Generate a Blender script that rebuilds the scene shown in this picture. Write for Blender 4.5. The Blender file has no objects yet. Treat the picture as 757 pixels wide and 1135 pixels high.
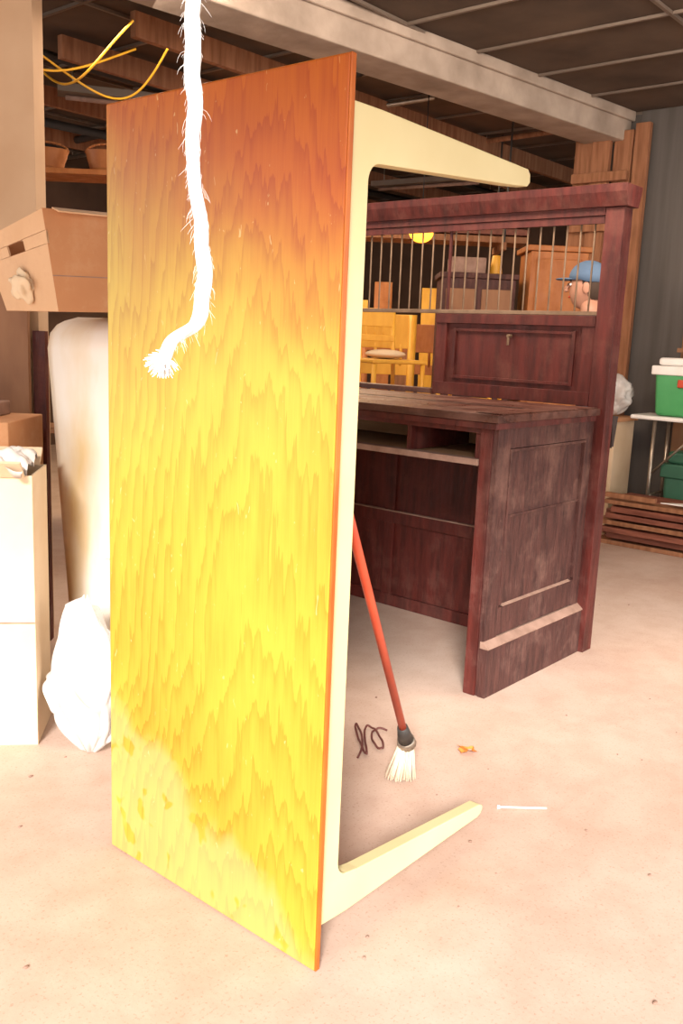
import bpy, bmesh, math, random
from mathutils import Vector, Matrix, noise as mn
random.seed(7)
sc=bpy.context.scene
try:
    sc.view_settings.view_transform='Standard'
    sc.view_settings.look='None'
except Exception: pass

# ------------------------------------------------------------------ helpers
FW=Vector((.7623,.6472,0)); RT=Vector((.6472,-.7623,0))
YAW=math.atan2(.6472,.7623)
def W(T,l,z=0.): 
    v=FW*T+RT*l; return Vector((v.x,v.y,z))

def mat(name,c1,c2=None,scale=6,stretch=(1,1,1),rough=.6,metal=0,bump=.0,bscale=40,detail=6,dist=0,spec=.4,emit=None,estr=0,lo=.3,hi=.7,trans=0,wear=0,wearc=(.30,.16,.12)):
    m=bpy.data.materials.new(name); m.use_nodes=True
    nt=m.node_tree; b=nt.nodes['Principled BSDF']
    b.inputs['Roughness'].default_value=rough; b.inputs['Metallic'].default_value=metal
    b.inputs['Specular IOR Level'].default_value=spec
    tc=nt.nodes.new('ShaderNodeTexCoord'); mp=nt.nodes.new('ShaderNodeMapping'); mp.inputs['Scale'].default_value=stretch
    nt.links.new(tc.outputs['Object'],mp.inputs['Vector'])
    nz=nt.nodes.new('ShaderNodeTexNoise'); nz.inputs['Scale'].default_value=scale; nz.inputs['Detail'].default_value=detail
    nz.inputs['Distortion'].default_value=dist
    nt.links.new(mp.outputs[0],nz.inputs['Vector'])
    cr=nt.nodes.new('ShaderNodeValToRGB'); cr.color_ramp.elements[0].position=lo; cr.color_ramp.elements[1].position=hi
    cr.color_ramp.elements[0].color=(*c1,1); cr.color_ramp.elements[1].color=(*(c2 or [min(1,k*1.25) for k in c1]),1)
    nt.links.new(nz.outputs['Fac'],cr.inputs[0])
    col=cr.outputs[0]
    if wear>0:
        wz=nt.nodes.new('ShaderNodeTexNoise'); wz.inputs['Scale'].default_value=5; wz.inputs['Detail'].default_value=12; wz.inputs['Roughness'].default_value=.75
        nt.links.new(tc.outputs['Object'],wz.inputs['Vector'])
        wm=nt.nodes.new('ShaderNodeMapRange'); wm.inputs['From Min'].default_value=.50; wm.inputs['From Max'].default_value=.72; wm.inputs['To Max'].default_value=wear
        nt.links.new(wz.outputs['Fac'],wm.inputs['Value'])
        mx=nt.nodes.new('ShaderNodeMix'); mx.data_type='RGBA'; nt.links.new(wm.outputs[0],mx.inputs[0]); nt.links.new(col,mx.inputs[6]); mx.inputs[7].default_value=(*wearc,1)
        col=mx.outputs[2]
        rm=nt.nodes.new('ShaderNodeMapRange'); rm.inputs['From Min'].default_value=.4; rm.inputs['From Max'].default_value=.65; rm.inputs['To Min'].default_value=rough-.08; rm.inputs['To Max'].default_value=min(1,rough+.3)
        nt.links.new(wz.outputs['Fac'],rm.inputs['Value']); nt.links.new(rm.outputs[0],b.inputs['Roughness'])
    nt.links.new(col,b.inputs['Base Color'])
    if bump>0:
        n2=nt.nodes.new('ShaderNodeTexNoise'); n2.inputs['Scale'].default_value=bscale; n2.inputs['Detail'].default_value=6
        nt.links.new(mp.outputs[0],n2.inputs['Vector'])
        bp=nt.nodes.new('ShaderNodeBump'); bp.inputs['Strength'].default_value=bump; bp.inputs['Distance'].default_value=.01
        nt.links.new(n2.outputs['Fac'],bp.inputs['Height']); nt.links.new(bp.outputs[0],b.inputs['Normal'])
    if emit:
        b.inputs['Emission Color'].default_value=(*emit,1); b.inputs['Emission Strength'].default_value=estr
    if trans>0:
        tr=nt.nodes.new('ShaderNodeBsdfTransparent'); mx=nt.nodes.new('ShaderNodeMixShader'); mx.inputs[0].default_value=trans
        out=nt.nodes['Material Output']; nt.links.new(b.outputs[0],mx.inputs[1]); nt.links.new(tr.outputs[0],mx.inputs[2]); nt.links.new(mx.outputs[0],out.inputs[0])
    return m

class B:
    """collects shaped parts into a single mesh object"""
    def __init__(s): s.bm=bmesh.new(); s.mats=[]; s.n=0
    def mi(s,m):
        if m not in s.mats: s.mats.append(m)
        return s.mats.index(m)
    def _fin(s,vs,m,smooth=False):
        i=s.mi(m); fs=set()
        for v in vs:
            for f in v.link_faces: fs.add(f)
        for f in fs: f.material_index=i; f.smooth=smooth
    def box(s,lo,hi,m,M=None,bev=0):
        lo=Vector(lo);hi=Vector(hi)
        s.n+=1; e=.00025*(s.n%7)          # tiny per-part inset so butted parts never share a plane
        for k in range(3):
            if hi[k]-lo[k]>.012: lo[k]+=e; hi[k]-=e
        r=bmesh.ops.create_cube(s.bm,size=1); vs=r['verts']
        d=hi-lo;c=(hi+lo)/2
        for v in vs: v.co=Vector((v.co.x*d.x+c.x,v.co.y*d.y+c.y,v.co.z*d.z+c.z))
        if bev>0:
            es=list({e for v in vs for e in v.link_edges})
            r2=bmesh.ops.bevel(s.bm,geom=es,offset=bev,segments=3,affect='EDGES',profile=.5)
            vs=list({v for f in r2['faces'] for v in f.verts}|{v for v in vs if v.is_valid})
        if M is not None:
            for v in vs: v.co=M@v.co
        s._fin(vs,m,bev>.02)
        return vs
    def cyl(s,a,b,r1,m,r2=None,seg=14,smooth=True):
        a=Vector(a);b=Vector(b);r2=r1 if r2 is None else r2
        d=b-a; q=Vector((0,0,1)).rotation_difference(d.normalized()).to_matrix().to_4x4()
        M=Matrix.Translation((a+b)/2)@q
        r=bmesh.ops.create_cone(s.bm,cap_ends=True,segments=seg,radius1=r1,radius2=r2,depth=d.length,matrix=M)
        s._fin(r['verts'],m,smooth)
    def sph(s,c,r,m,u=20,v=14):
        rr=Vector(r) if hasattr(r,'__len__') else Vector((r,r,r))
        M=Matrix.Translation(Vector(c))@Matrix.Diagonal((*rr,1))
        q=bmesh.ops.create_uvsphere(s.bm,u_segments=u,v_segments=v,radius=1,matrix=M); s._fin(q['verts'],m,True); return q['verts']
    def prism(s,pts,ax,t0,t1,m,smooth=False):
        def mk(p,t):
            l=[p[0],p[1]]; l.insert(ax,t); return s.bm.verts.new(l)
        A=[mk(p,t0) for p in pts];C=[mk(p,t1) for p in pts]
        fs=[s.bm.faces.new(A),s.bm.faces.new(C[::-1])]
        n=len(pts)
        for i in range(n): fs.append(s.bm.faces.new([A[i],C[i],C[(i+1)%n],A[(i+1)%n]]))
        i=s.mi(m)
        for f in fs: f.material_index=i; f.smooth=smooth
        bmesh.ops.recalc_face_normals(s.bm,faces=fs)
        return A+C
    def sheet(s,fn,nu,nv,m):
        g=[[s.bm.verts.new(fn(i/nu,j/nv)) for j in range(nv+1)] for i in range(nu+1)]
        k=s.mi(m)
        for i in range(nu):
            for j in range(nv):
                f=s.bm.faces.new([g[i][j],g[i+1][j],g[i+1][j+1],g[i][j+1]]); f.material_index=k; f.smooth=True
    def done(s,name,bev=0,M=None,parent=None,sub=0):
        me=bpy.data.meshes.new(name); s.bm.normal_update(); s.bm.to_mesh(me); s.bm.free()
        for m in s.mats: me.materials.append(m)
        o=bpy.data.objects.new(name,me); bpy.context.collection.objects.link(o)
        if M is not None: o.matrix_world=M
        if bev>0:
            b=o.modifiers.new('bev','BEVEL'); b.width=bev; b.segments=2; b.limit_method='ANGLE'; b.angle_limit=math.radians(40)
        if sub: 
            q=o.modifiers.new('sub','SUBSURF'); q.levels=sub; q.render_levels=sub
        if parent: o.parent=parent
        return o
def curve(name,pts,r,m,parent=None,radii=None,res=6):
    c=bpy.data.curves.new(name,'CURVE'); c.dimensions='3D'; c.bevel_depth=r; c.bevel_resolution=3; c.resolution_u=res
    sp=c.splines.new('NURBS'); sp.points.add(len(pts)-1); sp.use_endpoint_u=True; sp.order_u=4
    for i,p in enumerate(pts):
        sp.points[i].co=(*p,1)
        if radii: sp.points[i].radius=radii[i]
    c.use_fill_caps=True
    o=bpy.data.objects.new(name,c); bpy.context.collection.objects.link(o); c.materials.append(m)
    if parent: o.parent=parent
    return o
def frameM(T,l,z=0,rot=0):
    """local frame: x = toward right of room view, y = deeper, z up, placed at T,l"""
    return Matrix.Translation(W(T,l,z))@Matrix.Rotation(YAW-math.pi/2+rot,4,'Z')

# ------------------------------------------------------------------ materials
def tabletop_mat():
    m=bpy.data.materials.new('varnished_birch'); m.use_nodes=True; nt=m.node_tree; N=nt.nodes; L=nt.links
    b=N['Principled BSDF']; b.inputs['Roughness'].default_value=.32; b.inputs['Specular IOR Level'].default_value=.35
    tc=N.new('ShaderNodeTexCoord')
    def noise(st,sc,det=4,dist=0,off=(0,0,0)):
        mp=N.new('ShaderNodeMapping'); mp.inputs['Scale'].default_value=st; mp.inputs['Location'].default_value=off; L.new(tc.outputs['Object'],mp.inputs['Vector'])
        n=N.new('ShaderNodeTexNoise'); n.inputs['Scale'].default_value=sc; n.inputs['Detail'].default_value=det; n.inputs['Distortion'].default_value=dist
        L.new(mp.outputs[0],n.inputs['Vector']); return n.outputs['Fac']
    def math_(op,a,bb=None,c=None):
        n=N.new('ShaderNodeMath'); n.operation=op
        for i,v in enumerate([a,bb,c]):
            if v is None: continue
            if isinstance(v,(int,float)): n.inputs[i].default_value=v
            else: L.new(v,n.inputs[i])
        return n.outputs[0]
    def mrange(v,a,bb):
        n=N.new('ShaderNodeMapRange'); n.inputs['From Min'].default_value=a; n.inputs['From Max'].default_value=bb; n.interpolation_type='SMOOTHSTEP'; L.new(v,n.inputs['Value']); return n.outputs[0]
    def mixc(f,a,c,bt='MIX'):
        n=N.new('ShaderNodeMix'); n.data_type='RGBA'; n.blend_type=bt
        if isinstance(f,(int,float)): n.inputs[0].default_value=f
        else: L.new(f,n.inputs[0])
        for k,v in ((6,a),(7,c)):
            if isinstance(v,tuple): n.inputs[k].default_value=(*v,1)
            else: L.new(v,n.inputs[k])
        return n.outputs[2]
    sep=N.new('ShaderNodeSeparateXYZ'); L.new(tc.outputs['Object'],sep.inputs[0])
    # flame / cathedral figure: nested peaks with a zig-zag edge
    big=noise((1,1.6,.8),1.7,2,.2)
    jag=noise((1,34,2.2),1.6,3)
    yc=math_('SUBTRACT',sep.outputs['Y'],.21)
    v=math_('ADD',math_('MULTIPLY',sep.outputs['Z'],6.5),math_('MULTIPLY',math_('MULTIPLY',yc,yc),38))
    v=math_('ADD',v,math_('ADD',math_('MULTIPLY',big,7),math_('MULTIPLY',jag,1.9)))
    fr=math_('FRACT',v)
    ring=math_('MULTIPLY',math_('POWER',fr,2.2),mrange(math_('SUBTRACT',1.0,fr),0,.05))
    fine=noise((1,90,4),3,4)
    patch=noise((1,1.2,.9),2.4,4)
    f=math_('ADD',math_('MULTIPLY',ring,.26),math_('ADD',math_('MULTIPLY',fine,.22),math_('MULTIPLY',patch,.62)))
    cr=N.new('ShaderNodeValToRGB'); L.new(f,cr.inputs[0])      # finish colour with the strong light painted in
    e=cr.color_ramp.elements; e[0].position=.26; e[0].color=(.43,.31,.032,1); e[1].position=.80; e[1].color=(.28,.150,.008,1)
    c2=N.new('ShaderNodeValToRGB'); L.new(f,c2.inputs[0])      # same finish with the upper shade painted in
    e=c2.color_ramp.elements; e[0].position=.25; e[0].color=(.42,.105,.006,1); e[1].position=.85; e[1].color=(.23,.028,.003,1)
    top_shade=mrange(math_('ADD',math_('ADD',sep.outputs['Z'],math_('MULTIPLY',sep.outputs['Y'],-.35)),math_('MULTIPLY',patch,.45)),1.32,1.86)  # height gradient paints the shade near the top into the base colour
    col=mixc(top_shade,cr.outputs[0],c2.outputs[0])
    # chalky water marks low on the panel
    dn=noise((1,2.2,1.6),3.0,5,.4)
    d1=math_('SUBTRACT',math_('MULTIPLY',sep.outputs['Y'],.52),sep.outputs['Z'])
    dd=math_('ADD',d1,math_('MULTIPLY',dn,.30))
    band=math_('MULTIPLY',mrange(dd,.08,.17),.42)
    sp=noise((1,1,.8),15,2,.3,(3,1,2)); spm=mrange(sp,.36,.42)
    mk=math_('MULTIPLY',band,math_('MULTIPLY_ADD',spm,.8,.05))
    col=mixc(mk,col,(.46,.35,.18))
    sc_=noise((1,9,3),9,2,1.2,(9,2,5)); scm=math_('MULTIPLY',mrange(sc_,.71,.74),.5)
    col=mixc(scm,col,(.55,.42,.2))
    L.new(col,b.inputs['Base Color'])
    return m
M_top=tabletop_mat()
M_edge=mat('orange_varnish_edge',(.34,.07,.007),(.46,.13,.016),scale=8,stretch=(4,4,1),rough=.35)
M_cream=mat('cream_enamel',(.62,.52,.27),(.68,.59,.33),scale=4,rough=.4)
M_mah=mat('dark_mahogany',(.046,.008,.006),(.115,.019,.014),scale=5,stretch=(6,6,.8),rough=.5,bump=.25,bscale=14,wear=.5,wearc=(.19,.08,.06))
M_mahd=mat('dusty_mahogany',(.038,.012,.010),(.095,.033,.026),scale=7,stretch=(6,6,1.0),rough=.65,bump=.5,bscale=14,lo=.3,hi=.75,wear=.6,wearc=(.24,.13,.10))
M_mahtop=mat('worn_mahogany_top',(.04,.013,.009),(.12,.045,.030),scale=4,stretch=(6,1,6),rough=.35,bump=.1,wear=.5,wearc=(.25,.13,.10))
M_dust=mat('dusty_ledge',(.22,.13,.095),(.34,.21,.16),scale=18,rough=.9)
M_ply=mat('tan_plywood',(.27,.14,.065),(.38,.22,.11),scale=3,stretch=(1,1,6),rough=.8)
M_metal=mat('dull_steel',(.30,.25,.2),(.42,.35,.28),scale=20,rough=.35,metal=.8)
M_rod=mat('aged_brass_rod',(.20,.13,.08),(.30,.20,.13),scale=20,rough=.45,metal=.6)
M_dark=mat('blackened_metal',(.03,.025,.022),rough=.5)
M_wall=mat('brown_wall',(.07,.038,.024),(.13,.072,.045),scale=2,rough=.9)
M_beige=mat('beige_plaster',(.46,.29,.17),(.56,.38,.24),scale=2.5,rough=.9)
M_brownply=mat('brown_ply',(.22,.10,.05),(.32,.16,.08),scale=3,stretch=(3,3,1),rough=.7)
M_beam=mat('chalky_painted_beam',(.27,.21,.165),(.47,.38,.31),scale=4,detail=10,rough=.9,bump=.5,bscale=12)
M_ceil=mat('ceiling_board',(.062,.040,.027),(.115,.077,.052),scale=2.5,rough=.95)
M_grid=mat('ceiling_tbar',(.15,.115,.09),rough=.5,metal=.2)
M_gray=mat('grey_panel',(.080,.070,.063),(.115,.100,.092),scale=2,stretch=(1,8,.5),rough=.6)
M_lumber=mat('rough_lumber',(.20,.08,.035),(.36,.16,.08),scale=4,stretch=(8,8,.8),rough=.8,bump=.3)
M_red=mat('red_brown_planks',(.13,.035,.02),(.27,.09,.055),scale=5,stretch=(6,.8,6),rough=.6,bump=.3)
M_card=mat('cardboard',(.42,.18,.075),(.50,.24,.11),scale=5,rough=.85,bump=.1,wear=.45,wearc=(.58,.38,.23))
M_cardt=mat('faded_cardboard',(.54,.32,.17),(.62,.40,.24),scale=5,rough=.85,bump=.1,wear=.3,wearc=(.35,.16,.08))
M_cardl=mat('pale_cardboard',(.60,.43,.27),(.68,.52,.35),scale=4,rough=.85,bump=.1)
M_fridge=mat('stained_white_enamel',(.76,.70,.62),(.60,.40,.13),scale=2.2,stretch=(1,1.6,.7),rough=.4,lo=.42,hi=.74)
M_white=mat('white_plastic',(.75,.72,.69),rough=.4)
M_bag=mat('plastic_bag_film',(.70,.67,.65),(.80,.78,.76),scale=6,rough=.15,bump=.6,bscale=9,detail=3,trans=.40)
M_paper=mat('crumpled_sheet',(.62,.55,.50),(.72,.67,.62),scale=6,rough=.8)
M_rope=mat('cotton_rope',(.74,.72,.70),(.84,.82,.80),scale=60,rough=.95)
M_green=mat('green_plastic',(.06,.30,.10),(.09,.38,.14),rough=.4)
M_dkgreen=mat('dark_green_plastic',(.03,.10,.06),rough=.5)
M_redp=mat('red_handle',(.50,.06,.025),(.58,.09,.04),scale=10,rough=.4)
M_bris=mat('straw_bristle',(.60,.46,.33),(.75,.62,.48),scale=60,stretch=(4,4,.6),rough=.9)
M_yel=mat('yellow_wood',(.66,.31,.03),(.76,.40,.05),scale=5,stretch=(4,4,1),rough=.5)
M_orange=mat('orange_wood',(.33,.105,.026),(.44,.16,.045),scale=5,stretch=(4,4,1),rough=.5,wear=.4,wearc=(.15,.05,.02))
M_cord=mat('dark_red_cord',(.10,.03,.025),rough=.5)
M_leaf=mat('dry_leaf',(.55,.15,.02),(.62,.22,.04),scale=30,rough=.7)
M_wire=mat('yellow_cable',(.80,.42,.03),rough=.4)
M_glow=mat('warm_lamp_glass',(1,.5,.08),emit=(1,.38,.03),estr=3)
M_skin=mat('skin',(.42,.20,.13),(.47,.24,.16),scale=8,rough=.5)
M_shirt=mat('grey_shirt',(.17,.15,.19),(.21,.19,.23),scale=8,rough=.9)
M_trou=mat('dark_trousers',(.05,.035,.032),rough=.9)
M_cap=mat('blue_cap',(.09,.15,.25),(.12,.19,.29),rough=.8)
M_hair=mat('brown_hair',(.05,.03,.02),rough=.8)
M_shoe=mat('shoe_leather',(.04,.03,.025),rough=.5)
M_black=mat('black_paint',(.02,.02,.02),rough=.5)

def floor_mat():
    m=bpy.data.materials.new('dusty_concrete'); m.use_nodes=True; nt=m.node_tree; N=nt.nodes; L=nt.links
    b=N['Principled BSDF']; b.inputs['Roughness'].default_value=.7; b.inputs['Specular IOR Level'].default_value=.3
    tc=N.new('ShaderNodeTexCoord')
    def nz(s,d,dist=0):
        n=N.new('ShaderNodeTexNoise'); n.inputs['Scale'].default_value=s; n.inputs['Detail'].default_value=d; n.inputs['Distortion'].default_value=dist; n.inputs['Roughness'].default_value=.6
        L.new(tc.outputs['Object'],n.inputs['Vector']); return n.outputs['Fac']
    a=nz(.8,6,.3); c=nz(7,12); g=nz(60,5); s=nz(130,3)
    cr=N.new('ShaderNodeValToRGB'); e=cr.color_ramp.elements; e[0].position=.3; e[0].color=(.47,.32,.25,1); e[1].position=.7; e[1].color=(.585,.45,.375,1); L.new(a,cr.inputs[0])
    c2=N.new('ShaderNodeValToRGB'); e=c2.color_ramp.elements; e[0].position=.38; e[0].color=(.86,.81,.77,1); e[1].position=.60; e[1].color=(1,1,1,1); L.new(c,c2.inputs[0])
    mx=N.new('ShaderNodeMix'); mx.data_type='RGBA'; mx.blend_type='MULTIPLY'; mx.inputs[0].default_value=.6; L.new(cr.outputs[0],mx.inputs[6]); L.new(c2.outputs[0],mx.inputs[7])
    c3=N.new('ShaderNodeValToRGB'); e=c3.color_ramp.elements; e[0].position=.32; e[0].color=(.72,.64,.58,1); e[1].position=.42; e[1].color=(1,1,1,1); L.new(s,c3.inputs[0])
    m2=N.new('ShaderNodeMix'); m2.data_type='RGBA'; m2.blend_type='MULTIPLY'; m2.inputs[0].default_value=.7; L.new(mx.outputs[2],m2.inputs[6]); L.new(c3.outputs[0],m2.inputs[7])
    L.new(m2.outputs[2],b.inputs['Base Color'])
    bp=N.new('ShaderNodeBump'); bp.inputs['Strength'].default_value=.2; bp.inputs['Distance'].default_value=.003; L.new(g,bp.inputs['Height']); L.new(bp.outputs[0],b.inputs['Normal'])
    return m
M_floor=floor_mat()

# ------------------------------------------------------------------ room shell
b=B(); b.box((-6,-6,-.1),(10.2,9.2,0),M_floor); b.done('floor')
Mr=frameM(0,0)
b=B(); b.box((-7,-.3,3.0),(7,13.6,3.1),M_ceil,M=Mr); b.done('ceiling')
b=B()
for x in [3+.61*i for i in range(12)]:
    b.box((x-.010,-.5,2.980),(x+.010,9,2.998),M_grid)
for y in [-.4+1.22*i for i in range(8)]:
    b.box((2,y-.010,2.978),(10,y+.010,2.996),M_grid)
b.done('trim_1')
b=B()
for (a,c,r,m_) in [((4.6,3.9,2.93),(4.9,8.9,2.90),.03,M_dark),((5.4,3.9,2.95),(5.3,8.9,2.93),.018,M_metal),((3.0,5.2,2.90),(9.8,5.6,2.92),.025,M_dark),((6.7,3.5,2.95),(6.9,8.9,2.92),.02,M_lumber),((4.0,6.8,2.88),(9.9,6.6,2.9),.035,M_dark)]:
    b.cyl(a,c,r,m_)
    for t in (.15,.5,.85):
        p=Vector(a).lerp(Vector(c),t); b.cyl(p,(p.x,p.y,3.0),.005,M_metal,seg=6)
for y in (4.3,5.0,6.1,7.3): b.box((3.2,y,2.84),(9.9,y+.045,2.97),M_lumber)     # joists at the back
b.done('ceiling_pipes')
b=B(); b.box((-6,-.42,2.60),(6,-.3,3.1),M_beige,M=Mr); b.done('wall_header')
b=B(); b.box((10,-2,0),(10.15,9.1,3),M_wall); b.done('wall_back')
b=B(); b.box((-1,9,0),(10.15,9.15,3),M_wall); b.done('wall_left')
b=B(); b.box((6.66,-2.0,0),(6.8,3.3,3),M_gray)
for i in range(8):
    y=2.96-i*.61
    b.box((6.645,y-.605,0),(6.66,y-.005,3),M_gray)
b.done('wall_right',bev=.004)
b=B()
for i,(y0,y1,h,x) in enumerate([(2.96,3.10,2.86,6.55),(3.11,3.25,2.9,6.5),(3.26,3.40,2.84,6.53),(2.84,2.95,2.9,6.55)]):
    b.box((x,y0,0),(x+.05,y1,h),M_lumber)
for k in (2.15,2.5): b.box((6.46,2.95,k),(6.50,3.38,k+.07),M_lumber)
b.done('lumber_boards',bev=.004)
b=B(); A=Vector((2.3,3.52)); C=Vector((6.64,3.02)); d=(C-A).normalized(); n=Vector((-d.y,d.x))
P=[A,C,C+n*.30,A+n*.30]
b.prism([(p.x,p.y) for p in P],2,2.79,3.0,M_beam); 
P=[A-n*.03,C-n*.03,C+n*.0,A+n*.0]
b.prism([(p.x,p.y) for p in P],2,2.93,3.0,M_beam)
b.done('ceiling_beam',bev=.01)
b=B(); P=[W(3.68,-1.24),W(3.68,-3.6),W(3.8,-3.6),W(3.8,-1.24)]
P=[(p.x,p.y) for p in P]; b.prism(P,2,0,3.0,M_beige); b.done('wall_stub')
b=B(); P=[W(3.58,-1.25),W(3.58,-2.4),W(3.61,-2.4),W(3.61,-1.25)]
b.prism([(p.x,p.y) for p in P],2,0,1.47,M_brownply)
P=[W(3.63,-1.20),W(3.63,-1.248),W(3.67,-1.248),W(3.67,-1.20)]
b.prism([(p.x,p.y) for p in P],2,0,1.28,M_mah)
b.done('plywood_sheet')

# ------------------------------------------------------------------ upended table
b=B()
Tb=Matrix.Translation((1.262,1.092,0))@Matrix.Rotation(math.radians(.8),4,'Z')
H=1.785; Wd=.70
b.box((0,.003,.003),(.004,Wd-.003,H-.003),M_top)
b.box((.003,0,0),(.017,Wd,H),M_edge)
def side(y0,y1):
    pts=[]
    pts+= [(.017,.085),(.12,.078),(.66,.078),(.675,.083),(.684,.093),(.682,.104),(.668,.111),(.60,.118)]
    pts+= [(.155,.163)]
    for k in range(7):
        a=-math.pi/2-k*math.pi/2/6
        pts.append((.12+.035*math.cos(a) , .205+.035*math.sin(a)))
    for k in range(7):
        a=math.pi-k*math.pi/2/6
        pts.append((.12+.035*math.cos(a), 1.585+.035*math.sin(a)))
    pts+=[(.60,1.655),(.672,1.662),(.684,1.672),(.682,1.69),(.67,1.70),(.12,1.715),(.017,1.715)]
    b.prism(pts,1,y0,y1,M_cream)
side(.018,.05); side(.65,.682)
b.box((.017,.05,1.66),(.085,.65,1.685),M_cream); b.box((.017,.05,.105),(.085,.65,.13),M_cream)
for z in (.6,1.2): b.box((.017,.05,z-.02),(.06,.65,z+.02),M_cream)
b.done('upended_table',bev=.006,M=Tb)

# ------------------------------------------------------------------ teller desk with spindle screen
b=B()
X0,X1=2.80,3.60; Y=1.66
b.box((X0,Y+.012,0),(X1,Y+.035,1.03),M_mahd)
b.box((X0,Y,0),(X0+.09,Y+.02,1.03),M_mahd)
b.box((X1-.10,Y,0),(X1-.02,Y+.02,1.03),M_mahd)
b.box((X0+.09,Y,.93),(X1-.10,Y+.02,1.03),M_mahd)
b.box((X0+.09,Y,.22),(X1-.10,Y+.02,.33),M_mahd)
b.box((X0+.09,Y+.006,.67),(X1-.10,Y+.014,.68),M_mahd)
b.box((X0-.004,Y-.022,0),(X1-.03,Y+.01,.19),M_mahd)
b.prism([(Y-.026,.19),(Y-.026,.195),(Y,.216),(Y+.012,.216),(Y+.012,.19)],0,X0-.006,X1-.025,M_dust)
b.prism([(Y-.001,.33),(Y-.001,.332),(Y+.012,.337),(Y+.013,.33)],0,X0+.12,X1-.13,M_dust)
for x in (X0+.09,X1-.112): b.box((x,Y-.004,.34),(x+.012,Y+.016,.93),M_mahd)
b.box((X0+.09,Y-.004,.918),(X1-.10,Y+.016,.93),M_mahd)
b.box((X0-.01,Y+.02,0),(X0+.07,Y+.07,1.03),M_mah)
b.box((X0-.06,Y-.03,1.03),(3.55,3.45,1.06),M_mahtop)
b.box((X0-.045,Y-.015,1.005),(3.55,3.45,1.03),M_mah)
b.box((3.15,Y-.028,1.0595),(3.153,3.44,1.0612),M_dark)
b.box((X0-.02,Y-.02,1.0598),(3.54,Y+.09,1.0622),M_mahtop)
b.box((X0,3.38,0),(X1,3.42,1.03),M_mahd)
b.box((X0-.008,Y+.07,.985),(X0+.02,3.38,1.004),M_mah)
b.box((X0-.02,Y+.07,.868),(X0+.03,3.38,.893),M_dust)
b.box((X0+.03,Y+.07,.872),(3.48,3.38,.887),M_ply)
b.box((X0+.42,Y+.07,.89),(X0+.44,3.38,1.004),M_ply)
b.box((X0+.01,Y+.07,.89),(X0+.42,Y+.10,1.004),M_mah)
b.box((X0+.01,2.05,.89),(X0+.42,2.07,1.004),M_mah)
b.box((3.50,Y+.03,.0),(3.53,3.38,1.0),M_mah)
for z in (.0,.42,.80): b.box((3.482,Y+.03,z),(3.503,3.38,z+.06),M_mah)
b.box((3.476,Y+.03,.478),(3.50,3.38,.484),M_dust)
for y in (1.9,2.62,3.30): b.box((3.487,y,0),(3.503,y+.06,.86),M_mah)
b.box((3.56,1.615,0),(3.64,1.695,1.86),M_mah)
b.box((3.56,3.40,0),(3.64,3.47,1.86),M_mah)
b.box((3.535,1.70,0),(3.575,3.40,.9),M_mah)
b.box((3.563,1.697,1.83),(3.637,3.398,1.90),M_mah)
b.prism([(3.55,1.862),(3.53,1.915),(3.525,1.945),(3.675,1.945),(3.67,1.915),(3.65,1.862)],1,1.598,3.50,M_mah)
b.box((3.571,1.70,1.80),(3.582,3.40,1.83),M_mah)
b.box((3.575,1.70,1.435),(3.61,3.40,1.452),M_rod)
b.box((3.570,1.70,1.39),(3.63,2.50,1.434),M_mah)
b.box((3.570,1.70,1.062),(3.63,2.50,1.12),M_mah)
b.box((3.590,1.70,1.10),(3.60,2.50,1.40),M_mah)
b.box((3.574,1.70,1.06),(3.626,1.76,1.42),M_mah); b.box((3.574,2.44,1.06),(3.626,2.50,1.42),M_mah)
for a in ((1.79,1.805),(2.39,2.405)): b.box((3.578,a[0],1.14),(3.60,a[1],1.37),M_mah)
for z in (1.14,1.355): b.box((3.580,1.79,z),(3.60,2.405,z+.014),M_mah)
b.box((3.551,2.50,1.06),(3.63,3.40,1.085),M_mahtop)
y=1.75
while y<3.38:
    b.cyl((3.595,y,1.45),(3.595,y,1.84),.0042,M_rod,seg=8)
    y+=.062
b.box((3.588,2.45,1.45),(3.602,2.464,1.84),M_mah)
b.cyl((3.56,2.1,1.345),(3.56,2.1,1.30),.006,M_rod,seg=8)
b.cyl((3.585,2.1,1.34),(3.555,2.1,1.34),.008,M_rod,seg=8)
b.done('teller_desk',bev=.004)

# ------------------------------------------------------------------ left pile
b=B()
vs=b.box((1.74,1.98,.03),(2.25,2.93,1.335),M_fridge,bev=.11)
for v in vs:
    t=1-min(1,max(0,v.co.z/1.34)); 
    if v.co.y>2.3: v.co.y-=.16*t
b.box((1.725,2.05,.55),(1.745,2.5,.565),M_white)
b.box((1.72,2.08,.75),(1.74,2.11,1.05),M_metal)
for x in (1.82,2.15):
    for y in (2.10,2.55): b.cyl((x,y,0),(x,y,.06),.02,M_dark)
b.done('refrigerator')

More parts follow.
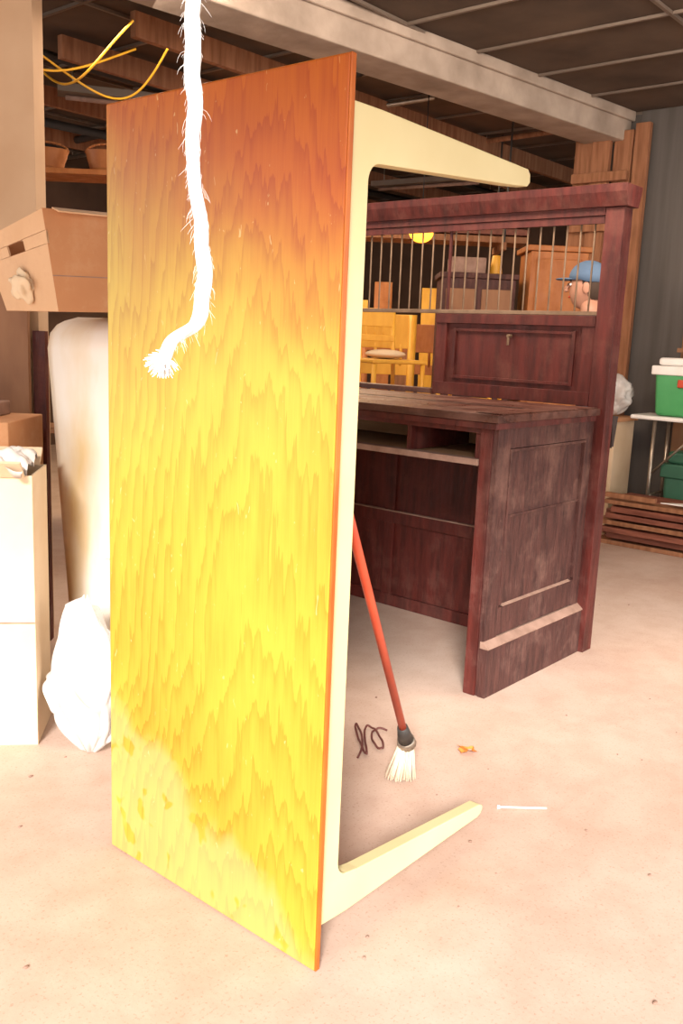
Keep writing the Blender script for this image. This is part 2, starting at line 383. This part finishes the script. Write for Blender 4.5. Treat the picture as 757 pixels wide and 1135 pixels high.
# worn open-topped carton, racked out of square
b=B(); t=.006; w,d_,h=.50,.33,.285   # local x = along right face, y = left face
b.box((0,0,0),(w,d_,t),M_card)
b.box((0,0,0),(w,t,h),M_card); b.box((0,d_-t,0),(w,d_,h),M_card); b.box((w-t,0,0),(w,d_,h),M_card)
b.box((0,0,0),(t,d_,.19),M_cardt); b.box((0,0,.225),(t,d_,h),M_cardt); b.box((0,0,.19),(t,.12,.225),M_cardt); b.box((0,d_-.12,.19),(t,d_,.225),M_cardt)
b.prism([(0,h),(-.035,h-.012),(-.037,h-.008),(0,h+.004)],0,.03,w-.03,M_cardt)
b.prism([(d_,h),(d_+.09,h+.02),(d_+.09,h+.025),(d_,h+.006)],0,.01,w-.01,M_card)
b.box((.0,-.001,.10),(w,.002,.103),M_dust)
def crumple(u,v):
    a=u*2*math.pi; p=v*math.pi; q=Vector((math.sin(p)*math.cos(a),math.sin(p)*math.sin(a),math.cos(p)))*1.8; r=.045*(1+.8*mn.noise(q))
    return Vector((-.012+r*math.sin(p)*math.cos(a)*.5,.16+r*math.sin(p)*math.sin(a),.085+r*math.cos(p)))
b.sheet(crumple,30,20,M_cardl)
for v in b.bm.verts:
    s_=max(0,v.co.y)/.33; k=max(0,v.co.z)/h
    v.co.z-=.07*s_*k; v.co.y+=.07*s_*k; v.co.x-=.035*k
Mc=Matrix.Translation((1.495,2.375,1.342))@Matrix.Rotation(math.radians(-4),4,'Z')@Matrix.Rotation(math.radians(-2),4,'Y')
b.done('cardboard_crate',M=Mc)

b=B(); w,d_,h=.62,.24,.86
M2=Matrix.Translation((1.43,2.43,0))@Matrix.Rotation(math.radians(138.6),4,'Z')
b.box((0,-d_,0),(w,-d_+.006,h),M_cardl); b.box((0,-.006,0),(w,0,h),M_cardl); b.box((0,-d_,0),(.006,0,h),M_cardl); b.box((w-.006,-d_,0),(w,0,h),M_cardl)
b.box((0,-d_,h*.62),(w,0,h*.63),M_cardl)
b.prism([(0,h),(.06,h+.05),(.07,h+.045),(.01,h-.005)],0,.02,w-.02,M_cardl)
b.prism([(-d_,h),(-d_-.05,h+.04),(-d_-.045,h+.05),(-d_+.006,h)],0,.02,w-.02,M_cardl)
b.box((.0,.001,.40),(w,.003,.404),M_dust)
def paper(u,v):
    return Vector((.02+u*.55,-.20+v*.26,h+.02+.05*mn.noise(Vector((u*5,v*5,3)))+.03*mn.noise(Vector((u*14,v*14,3)))+.025*math.sin(u*9)))
b.sheet(paper,50,30,M_paper)
b.done('cardboard_carton',M=M2)

b=B(); b.box((-.95,0,0),(-.1,.35,.98),M_card); b.box((-.8,.02,.98),(-.2,.3,1.03),M_dust)
b.done('storage_box',M=frameM(3.0,-1.02),bev=.004)

# plastic bag: slumped creased film with soft large folds
b=B()
def bagf(u,v):
    a=u*2*math.pi; t=v
    body=math.sin(min(1,(t+.04)*1.5)*math.pi*.5)**.6*(1-.55*max(0,(t-.3)/.7)**1.1)
    if t>.9: body*=max(.05,(1-t)/.1)**.6
    r=.145*body
    q=Vector((math.cos(a)*1.1,math.sin(a)*1.1,t*2.0))
    r*=1+.35*mn.noise(q)+.28*abs(mn.noise(q*1.9+Vector((3,1,4))))+.05*math.sin(a*7+t*9+3*mn.noise(q))
    z=.003+.43*t+.10*mn.noise(q*1.2)*min(1,t*3)
    return Vector((1.53+r*math.cos(a)*.75+.03*t,2.30+r*math.sin(a)*1.15+.05*t,max(.002,z)))
b.sheet(bagf,120,70,M_bag)
def inner(u,v):
    a=u*2*math.pi; r=.085*math.sin(v*math.pi)**.6*(1+.5*mn.noise(Vector((math.cos(a)*1.5,math.sin(a)*1.5,v*4+5))))
    return Vector((1.53+r*math.cos(a)*.7,2.30+r*math.sin(a),.01+.24*v))
b.sheet(inner,40,26,M_paper)
b.done('plastic_bag')

# ------------------------------------------------------------------ rope
rp=[(-.156,1.95),(-.155,1.8),(-.156,1.70),(-.155,1.60),(-.156,1.553),(-.153,1.505),(-.155,1.457),(-.146,1.40),(-.142,1.358),(-.144,1.32),(-.150,1.306),(-.160,1.300),(-.174,1.291),(-.181,1.272)]
Rp=bpy.data.objects.new('frayed_rope',None); bpy.context.collection.objects.link(Rp)
base=[Vector((.686+.647*l,.582-.762*l,z)) for l,z in rp]
top=Vector((base[0].x,base[0].y,3.0)); path=[top,top-Vector((0,0,.5))]+base
def resample(p,n):
    out=[]
    L=[0]
    for i in range(1,len(p)): L.append(L[-1]+(p[i]-p[i-1]).length)
    j=0
    for k in range(n):
        s=L[-1]*k/(n-1)
        while j<len(p)-2 and L[j+1]<s: j+=1
        t=(s-L[j])/(L[j+1]-L[j]); out.append(p[j].lerp(p[j+1],t))
    return out
den=resample(path,420)
for i in range(2):
    den=[den[0]]+[(den[k-1]+den[k]+den[k+1])/3 for k in range(1,len(den)-1)]+[den[-1]]
for s in range(3):
    pts=[]
    for k,p in enumerate(den):
        a=k*.17+s*2*math.pi/3
        pts.append(p+(RT*math.cos(a)+FW*math.sin(a))*(.0034+.0008*math.sin(k*.13)))
    curve('strand_%d'%(s+1),pts,.0042,M_rope,parent=Rp,res=2)
fb=bpy.data.curves.new('fibres','CURVE'); fb.dimensions='3D'; fb.bevel_depth=.00011; fb.materials.append(M_rope)
def fibre(pts,r=1):
    sp=fb.splines.new('POLY'); sp.points.add(len(pts)-1)
    for i,q in enumerate(pts): sp.points[i].co=(*q,1); sp.points[i].radius=r*(1 if i<len(pts)-1 else .4)
for i in range(1000):
    k=random.randint(150,418); p=den[k]; a=random.uniform(0,6.28)
    rad=(RT*math.cos(a)+FW*math.sin(a)); d=(rad*.6+Vector((0,0,random.uniform(-1.5,-.2)))).normalized()
    L_=random.choice([.003,.004,.005,.006,.009]); d2=(d*.4+Vector((random.uniform(-.5,.5),random.uniform(-.5,.5),-.7)))
    s0=p+rad*.0068
    fibre([s0,s0+d*L_*.5,s0+d*L_*.7+d2*L_*.4,s0+d*L_*.7+d2*L_*.9])
e=den[-1]
for i in range(110):
    d=Vector((random.gauss(0,.45),random.gauss(0,.45),random.gauss(-.45,.5)))-RT*.35; d.normalize()
    fibre([e+RT*.004,e+d*.010,e+d*.015+Vector((random.gauss(0,.003),random.gauss(0,.003),-.003))],9)
o=bpy.data.objects.new('fibres',fb); bpy.context.collection.objects.link(o); o.parent=Rp

# ------------------------------------------------------------------ broom
b=B(); sh=Vector((-.005,.006,0))
hb=Vector((2.05,1.455,.17))+sh; ht=Vector((1.33,1.19,1.16)); ax=(hb-ht).normalized()
b.cyl(ht,hb,.0115,M_redp,seg=16); b.sph(ht,.0115,M_redp)
b.cyl(hb-ax*.02,hb+ax*.05,.016,M_dark,r2=.024)
b.cyl(hb+ax*.05,hb+ax*.075,.026,M_metal,r2=.03)
neck=hb+ax*.07
tip=Vector((2.075,1.475,.0))+sh
for i in range(260):
    a=random.uniform(0,6.28); q=math.sqrt(random.random())
    s0=neck+(RT*math.cos(a)*.022+FW*math.sin(a)*.018)*q
    s1=Vector((tip.x,tip.y,random.uniform(.002,.02)))+(RT*math.cos(a)*.045+FW*math.sin(a)*.03)*q+Vector((random.gauss(0,.003),random.gauss(0,.003),0))
    b.cyl(s0,s1,.0016,M_bris,seg=4,r2=.0022)
b.done('broom')
cp=[]
for i in range(46):
    t=i/45; a=t*15
    c=Vector((2.20,1.68,.008))+Vector((.10*math.cos(a)*(.5+.5*t)-.10*t+.05,.09*math.sin(a*1.1+.6)*(.6+.4*t)+.06*t,.004*(i%3)))
    cp.append(c)
curve('power_cord',cp,.0035,M_cord)
b=B()
def leaf(u,v):
    w_=.028*math.sin(math.pi*min(1,max(0.0,u)))**.7*(1+.35*math.sin(u*20))
    return Vector((2.34+.07*u,1.44+(v-.5)*2*w_,.004+.012*abs(v-.5)+.006*math.sin(u*6)))
b.sheet(leaf,16,6,M_leaf); b.done('dry_leaf')
b=B(); b.cyl((2.13,1.17,.006),(2.22,1.07,.006),.003,M_white,seg=8); b.cyl((2.13,1.17,.006),(2.125,1.176,.006),.006,M_white,seg=8); b.done('screw_bolt')
b=B()
for i in range(110):
    T=random.uniform(1.4,5);l=random.uniform(-1.2,1.6); p=W(T,l,.0)
    if 2.6<p.x<3.8 and 1.4<p.y<3.6: continue
    r=random.uniform(.002,.005); b.sph((p.x,p.y,r*.5),(r*random.uniform(.8,2),r,r*.6),M_dust,u=6,v=5)
b.done('floor_debris')

# ------------------------------------------------------------------ right-hand clutter
b=B()
for k in range(7):
    z=.047*k; j=random.uniform(-.06,.06)
    for q in range(3):
        x=5.74+q*.14+j*.5
        b.box((x,.6+j,z),(x+.125,2.60+j*.5+random.uniform(-.10,.02),z+.030+.008*random.random()),M_red if (k+q)%3 else M_lumber)
b.box((5.72,2.2,.329),(5.76,2.55,.36),M_lumber)
b.done('plank_stack',bev=.003)
b=B(); b.prism([(5.77,2.18),(6.1,1.75),(5.8,1.6)],2,.33,.336,M_white); b.done('paper_sheet')
b=B()
b.box((6.18,1.0,.83),(6.52,2.62,.86),M_white,bev=.012)
for y in (1.15,2.45):
    b.cyl((6.22,y,.83),(6.22,y,0),.013,M_metal); b.cyl((6.48,y,.83),(6.48,y,0),.013,M_metal); b.cyl((6.22,y,.3),(6.48,y,.3),.01,M_metal)
    b.cyl((6.22,y,.45),(6.22,y-.35 if y>2 else y+.35,.82),.008,M_metal)
b.done('folding_table')
def tub(name,x0,x1,y0,y1,z0,h,body,lid,handle=True):
    b=B(); vs=b.box((x0,y0,z0),(x1,y1,z0+h*.82),body,bev=.03)
    cx=(x0+x1)/2; cy=(y0+y1)/2
    for v in vs:
        k=.88+.12*(v.co.z-z0)/h; v.co.x=cx+(v.co.x-cx)*k; v.co.y=cy+(v.co.y-cy)*k
    b.box((x0-.012,y0-.012,z0+h*.70),(x1+.012,y1+.012,z0+h*.86),lid,bev=.01)
    b.box((x0+.02,y0+.02,z0+h*.86),(x1-.02,y1-.02,z0+h),lid,bev=.02)
    if handle: b.box((x0-.02,cy-.06,z0+h*.50),(x0+.01,cy+.06,z0+h*.64),M_redp,bev=.008)
    b.done(name)
tub('storage_tote',6.22,6.48,2.02,2.50,.862,.40,M_green,M_white)
tub('storage_tote.001',6.26,6.46,1.9,2.38,.0,.62,M_dkgreen,M_dkgreen,False)
b=B(); b.box((6.1,2.68,0),(6.42,2.86,.80),M_cardl); b.box((6.08,2.66,.80),(6.44,2.88,.83),M_card); b.done('supply_carton',bev=.006)
b=B()
def bag2(u,v):
    a=u*2*math.pi; q=Vector((math.cos(a)*2,math.sin(a)*2,v*4+7)); r=.12*math.sin(v*math.pi)**.6*(1+.5*mn.noise(q)+.15*mn.noise(q*4))
    return Vector((6.26+r*math.cos(a),2.77+r*.9*math.sin(a),.835+.30*v))
b.sheet(bag2,60,36,M_bag); b.done('plastic_bag.001')
b=B(); b.box((6.56,1.4,0),(6.63,2.45,1.30),M_brownply); b.box((6.56,1.5,1.30),(6.63,2.45,1.62),M_brownply)
b.box((6.40,1.9,1.30),(6.56,2.42,1.33),M_brownply); b.done('shelf_cabinet')
b=B(); b.box((6.41,1.93,1.332),(6.55,2.38,1.49),M_card); b.box((6.42,1.95,1.49),(6.55,2.36,1.63),M_orange); b.done('wooden_box',bev=.005)

# ------------------------------------------------------------------ background furniture behind the screen
def chair(name,T,l,z,rot,m,s=1.):
    b=B(); w=.21*s; d=.2*s; sh=.44*s; bh=.85*s
    for x in (-w,w):
        b.cyl((x,-d,0),(x,-d,sh),.017*s,m); b.cyl((x,d,0),(x,d+.05,bh),.017*s,m,seg=10)
        b.cyl((x,-d,.18*s),(x,d,.18*s),.01*s,m)
    b.cyl((-w,-d,.22*s),(w,-d,.22*s),.01*s,m)
    b.box((-w-.02,-d-.02,sh),(w+.02,d+.02,sh+.03*s),m,bev=.008)
    b.box((-w,d+.035,bh-.14*s),(w,d+.055,bh),m,bev=.006); b.box((-w,d+.02,sh+.16*s),(w,d+.04,sh+.21*s),m,bev=.004)
    for k in range(4): 
        x=-w+.08+k*(2*w-.16)/3; b.cyl((x,d+.03,sh+.2*s),(x,d+.045,bh-.12*s),.007*s,m,seg=8)
    b.done(name,M=frameM(T,l,z,rot))
b=B(); b.box((-.55,-.30,.74),(.75,.30,.78),M_orange)
for x in (-.5,.70):
    for y in (-.26,.26): b.box((x-.03,y-.03,0),(x+.03,y+.03,.74),M_orange)
b.done('work_bench',M=frameM(5.9,.35),bev=.005)
chair('wooden_chair',5.9,.24,.782,.5,M_yel,.85)
chair('wooden_chair.001',5.95,.80,.782,-.35,M_yel,.8)
chair('wooden_chair.002',8.3,.65,0,2.6,M_orange,1.7)
chair('wooden_chair.003',7.2,.20,0,2.9,M_yel,1.75)
b=B(); b.sph((0,0,.03),(.13,.12,.03),M_cardl); b.done('seat_cushion',M=frameM(5.9,.24,1.182))
b=B(); b.box((-.18,-.2,0),(.22,.2,1.95),M_orange); 
for z in (.1,.75,1.4): b.box((-.14,-.215,z),(.18,-.2,z+.5),M_orange)
b.box((-.21,-.22,1.95),(.25,.22,1.99),M_orange)
b.done('wooden_cupboard',M=frameM(6.7,1.42),bev=.006)
b=B(); b.box((-.26,-.2,0),(.26,.2,1.75),M_mahd); b.box((-.23,-.212,1.0),(-.02,-.2,1.68),M_brownply); b.box((.02,-.212,1.0),(.23,-.2,1.68),M_brownply)
b.box((-.28,-.21,1.75),(.28,.21,1.79),M_mahd); b.box((-.2,-.15,1.79),(.05,.1,1.90),M_dust)
b.cyl((.14,0,1.79),(.14,0,1.93),.05,M_yel,r2=.03)
b.done('dark_cabinet',M=frameM(6.75,.90),bev=.006)
b=B()
for i in range(7):
    b.box((-.9+i*.24,0,0),(-.72+i*.24,.03,1.7+.25*math.sin(i*2.3)),[M_yel,M_orange,M_lumber][i%3],M=Matrix.Rotation(math.radians(-6),4,'X'))
b.done('leaning_boards',M=frameM(9.2,.9),bev=.004)
b=B()
for k in range(4):
    for q in range(3):
        b.box((-.8,q*.12,2.1+k*.06),(.9+.1*random.random(),q*.12+.11,2.15+k*.06),M_red if k%2 else M_lumber)
for x in (-.7,.75):
    b.box((x-.02,-.06,2.04),(x+.02,.44,2.1),M_lumber)
    b.cyl((x,-.05,2.05),(x,-.05,3.0),.008,M_dark); b.cyl((x,.42,2.05),(x,.42,3.0),.008,M_dark)
b.done('lumber_rack',M=frameM(7.5,.45),bev=.004)
b=B(); b.cyl((0,0,.2),(0,0,.98),.004,M_black,seg=6); b.cyl((0,0,.05),(0,0,.2),.11,M_dark,r2=.03,seg=24); b.sph((0,0,.02),(.085,.085,.07),M_glow)
b.done('pendant_lamp',M=frameM(6.5,.47,2.02))
b=B()
for z in (.6,1.2,1.75,2.25): b.box((-.7,0,z),(.9,.35,z+.035),M_orange if z>2 else M_brownply)
for x in (-.7,.86): b.box((x,0,0),(x+.04,.35,2.6),M_mahd)
b.done('storage_shelf',M=frameM(6,-1.9),bev=.003)
for i,(x,w_) in enumerate([(-.45,.12),(-.12,.16),(.28,.13)]):
    b=B()
    def bask(u,v,x=x,w_=w_):
        a=u*2*math.pi; r=w_*(.72+.28*v)*(1+.02*math.sin(a*24+v*30))
        return Vector((x+r*math.cos(a),.17+r*.75*math.sin(a),.001+.13*v))
    b.sheet(bask,48,12,M_orange); b.cyl((x,.17,0.001),(x,.17,.02),w_*.7,M_orange)
    for k in range(12):
        a0=math.pi*k/12;a1=math.pi*(k+1)/12
        b.cyl((x+w_*math.cos(a0),.17,.12+.06*math.sin(a0)),(x+w_*math.cos(a1),.17,.12+.06*math.sin(a1)),.007,M_orange,seg=6)
    b.done('wicker_basket' if i==0 else 'wicker_basket.%03d'%i,M=frameM(6,-1.9,2.287))
for i in range(3):
    pts=[]
    for k in range(12):
        t=k/11; pts.append(W(5.0+.3*math.sin(i*2+t*3),-1.75-.1*i+t*.75,2.74-.20*math.sin(t*math.pi)*(1+.5*math.sin(i*3))+.03*math.sin(t*6+i)))
    curve('hanging_cable' if i==0 else 'hanging_cable.%03d'%i,pts,.006,M_wire)
b=B()
for (T,l,a) in ((6.5,-1.4,.3),(8.2,-.6,.3),(9.2,.7,-.6)):
    Mx=frameM(T,l,2.80,a); b.box((-.6,-.09,0),(.6,.09,.05),M_grid,M=Mx); b.cyl(Mx@Vector((-.55,0,-.02)),Mx@Vector((.55,0,-.02)),.016,M_dust); 
    for x in (-.5,.5): b.cyl(Mx@Vector((x,0,.04)),Mx@Vector((x,0,.2)),.006,M_metal)
b.done('fluorescent_fixture')

# ------------------------------------------------------------------ person standing behind the desk
def person():
    root=bpy.data.objects.new('person',None); bpy.context.collection.objects.link(root)
    Mp=frameM(4.95,1.325,0,math.radians(-112))
    def skin(name,V,E,R,m,sub=2):
        me=bpy.data.meshes.new(name); me.from_pydata(V,E,[]); o=bpy.data.objects.new(name,me); bpy.context.collection.objects.link(o)
        sk=o.modifiers.new('skin','SKIN'); sk.use_smooth_shade=True
        for i,r in enumerate(R):
            me.skin_vertices[0].data[i].radius=(r if isinstance(r,tuple) else (r,r)); 
        me.skin_vertices[0].data[0].use_root=True
        s=o.modifiers.new('s','SUBSURF'); s.levels=sub; s.render_levels=sub
        me.materials.append(m); o.parent=root; o.matrix_world=Mp; return o
    skin('torso',[(0,0,.95),(0,-.01,1.12),(0,-.03,1.28),(0,-.05,1.42),(0,-.06,1.48),(.17,-.05,1.41),(-.17,-.05,1.41),(.23,-.08,1.22),(-.23,-.08,1.22),(.22,-.2,1.10),(-.22,-.2,1.10)],
         [(0,1),(1,2),(2,3),(3,4),(3,5),(3,6),(5,7),(6,8),(7,9),(8,10)],[(.15,.10),(.145,.10),(.155,.105),(.13,.10),.055,.07,.07,.055,.055,.047,.047],M_shirt)
    skin('legs',[(0,0,.93),(.095,0,.86),(-.095,0,.86),(.09,-.03,.48),(-.09,-.02,.48),(.09,-.02,.08),(-.09,-.02,.08)],[(0,1),(0,2),(1,3),(2,4),(3,5),(4,6)],[(.14,.10),.085,.085,.062,.062,.048,.048],M_trou)
    for sgn,nm in ((1,'left'),(-1,'right')):
        skin('forearm_'+nm,[(sgn*.22,-.19,1.105),(sgn*.19,-.32,1.08),(sgn*.17,-.40,1.08)],[(0,1),(1,2)],[.038,.032,.026],M_skin)
        skin('palm_'+nm,[(sgn*.17,-.39,1.08),(sgn*.165,-.44,1.08),(sgn*.16,-.47,1.08)],[(0,1),(1,2)],[(.024,.016),(.036,.014),(.036,.013)],M_skin)
        for f,(dx,ln) in enumerate(((-.028,.062),(-.010,.075),(.009,.070),(.027,.055))):
            x=sgn*.16+dx
            skin('finger_%s_%d'%(nm,f+1),[(x,-.465,1.082),(x,-.48-ln*.45,1.078),(x,-.485-ln*.8,1.062),(x,-.48-ln*.95,1.045)],[(0,1),(1,2),(2,3)],[.009,.0085,.008,.007],M_skin,1)
        skin('thumb_'+nm,[(sgn*.15,-.42,1.078),(sgn*.115,-.445,1.07),(sgn*.10,-.475,1.06)],[(0,1),(1,2)],[.012,.010,.008],M_skin,1)
        bb=B(); bb.sph((sgn*.09,-.07,.045),(.045,.13,.045),M_shoe); bb.done('shoe_'+nm,M=Mp,parent=None).parent=root
    bb=B(); c=Vector((0,-.10,1.62))
    vs=bb.sph(c,(.075,.095,.115),M_skin,u=28,v=20)
    for v in vs:
        d=v.co-c
        if d.z<-.03: v.co.x=c.x+d.x*(1-.9*(-d.z-.03)/.25); v.co.y+= -.01*(-d.z-.03)/.08
        if d.y<0 and abs(d.z)<.03: v.co.y+=.006*(1-abs(d.x)/.075)
    bb.cyl((0,-.055,1.44),(0,-.085,1.55),.053,M_skin,r2=.05,seg=18)
    bb.cyl((0,-.192,1.64),(0,-.212,1.605),.008,M_skin,r2=.014,seg=10); bb.sph((0,-.208,1.603),(.016,.012,.01),M_skin)
    for x in (-.03,.03): bb.sph((x,-.182,1.632),(.013,.008,.008),M_white); bb.sph((x,-.189,1.632),(.005,.003,.005),M_black); bb.sph((x,-.184,1.65),(.018,.006,.004),M_hair)
    bb.sph((0,-.187,1.568),(.024,.008,.007),M_redp)
    for x in (-.076,.076): bb.sph((x,-.095,1.615),(.010,.02,.032),M_skin)
    bb.sph((0,-.08,1.635),(.081,.09,.10),M_hair)
    cap=bb.sph((0,-.095,1.665),(.088,.106,.095),M_cap)
    for v in cap:
        if v.co.z<1.665: v.co.z=1.665-.01*(1 if v.co.y<-.1 else 2)
    bb.sph((0,-.205,1.66),(.065,.065,.008),M_cap)
    o=bb.done('head',M=Mp@Matrix.Translation((0,.03,0))); o.parent=root
person()

# ------------------------------------------------------------------ lights
w=bpy.data.worlds.new('World'); sc.world=w; w.use_nodes=True
w.node_tree.nodes['Background'].inputs[0].default_value=(1,.95,.90,1); w.node_tree.nodes['Background'].inputs[1].default_value=3.1
def area(name,loc,target,sx,sy,e,col):
    l=bpy.data.lights.new(name,'AREA'); l.shape='RECTANGLE'; l.size=sx; l.size_y=sy; l.energy=e; l.color=col
    o=bpy.data.objects.new(name,l); bpy.context.collection.objects.link(o); o.location=loc
    o.rotation_euler=(Vector(target)-Vector(loc)).to_track_quat('-Z','Y').to_euler()
sun=bpy.data.lights.new('sun','SUN'); sun.energy=8.5; sun.angle=math.radians(14); sun.color=(1,.96,.90)
so=bpy.data.objects.new('sun',sun); bpy.context.collection.objects.link(so)
so.rotation_euler=Vector((.80,.56,-.52)).to_track_quat('-Z','Y').to_euler()
area('fill_light_rear',W(7.5,-.5,2.78),W(7.5,-.5,0),2.5,1.2,120,(1,.75,.48))  # added fill for the rear room, hidden behind the tabletop
area('fill_light_front',W(3.4,.9,2.92),W(6.0,1.4,0.8),1.4,1.0,120,(1,.82,.66))  # added fill above the view, brightens the background
area('fill_light_desk',W(4.4,-.7,2.9),W(4.8,.4,0.8),1.2,1.2,60,(1,.82,.66))  # added fill above the view, aimed at the desk area

# ------------------------------------------------------------------ camera
cam=bpy.data.cameras.new('camera'); co=bpy.data.objects.new('camera',cam); bpy.context.collection.objects.link(co); sc.camera=co
f,pitch,roll,yaw=1002.74,10.858,2.391,40.328
ps,pp,rr=map(math.radians,(yaw,pitch,roll))
Fv=Vector((math.cos(ps)*math.cos(pp),math.sin(ps)*math.cos(pp),-math.sin(pp)))
R0=Vector((math.sin(ps),-math.cos(ps),0)); U0=R0.cross(Fv)
R=R0*math.cos(rr)+U0*math.sin(rr); U=-R0*math.sin(rr)+U0*math.cos(rr)
m=Matrix((R,U,-Fv)).transposed().to_4x4(); m.translation=(0,0,1.3); co.matrix_world=m
cam.sensor_fit='VERTICAL'; cam.sensor_height=36; cam.lens=f*36/1135; cam.clip_start=.05; cam.clip_end=60
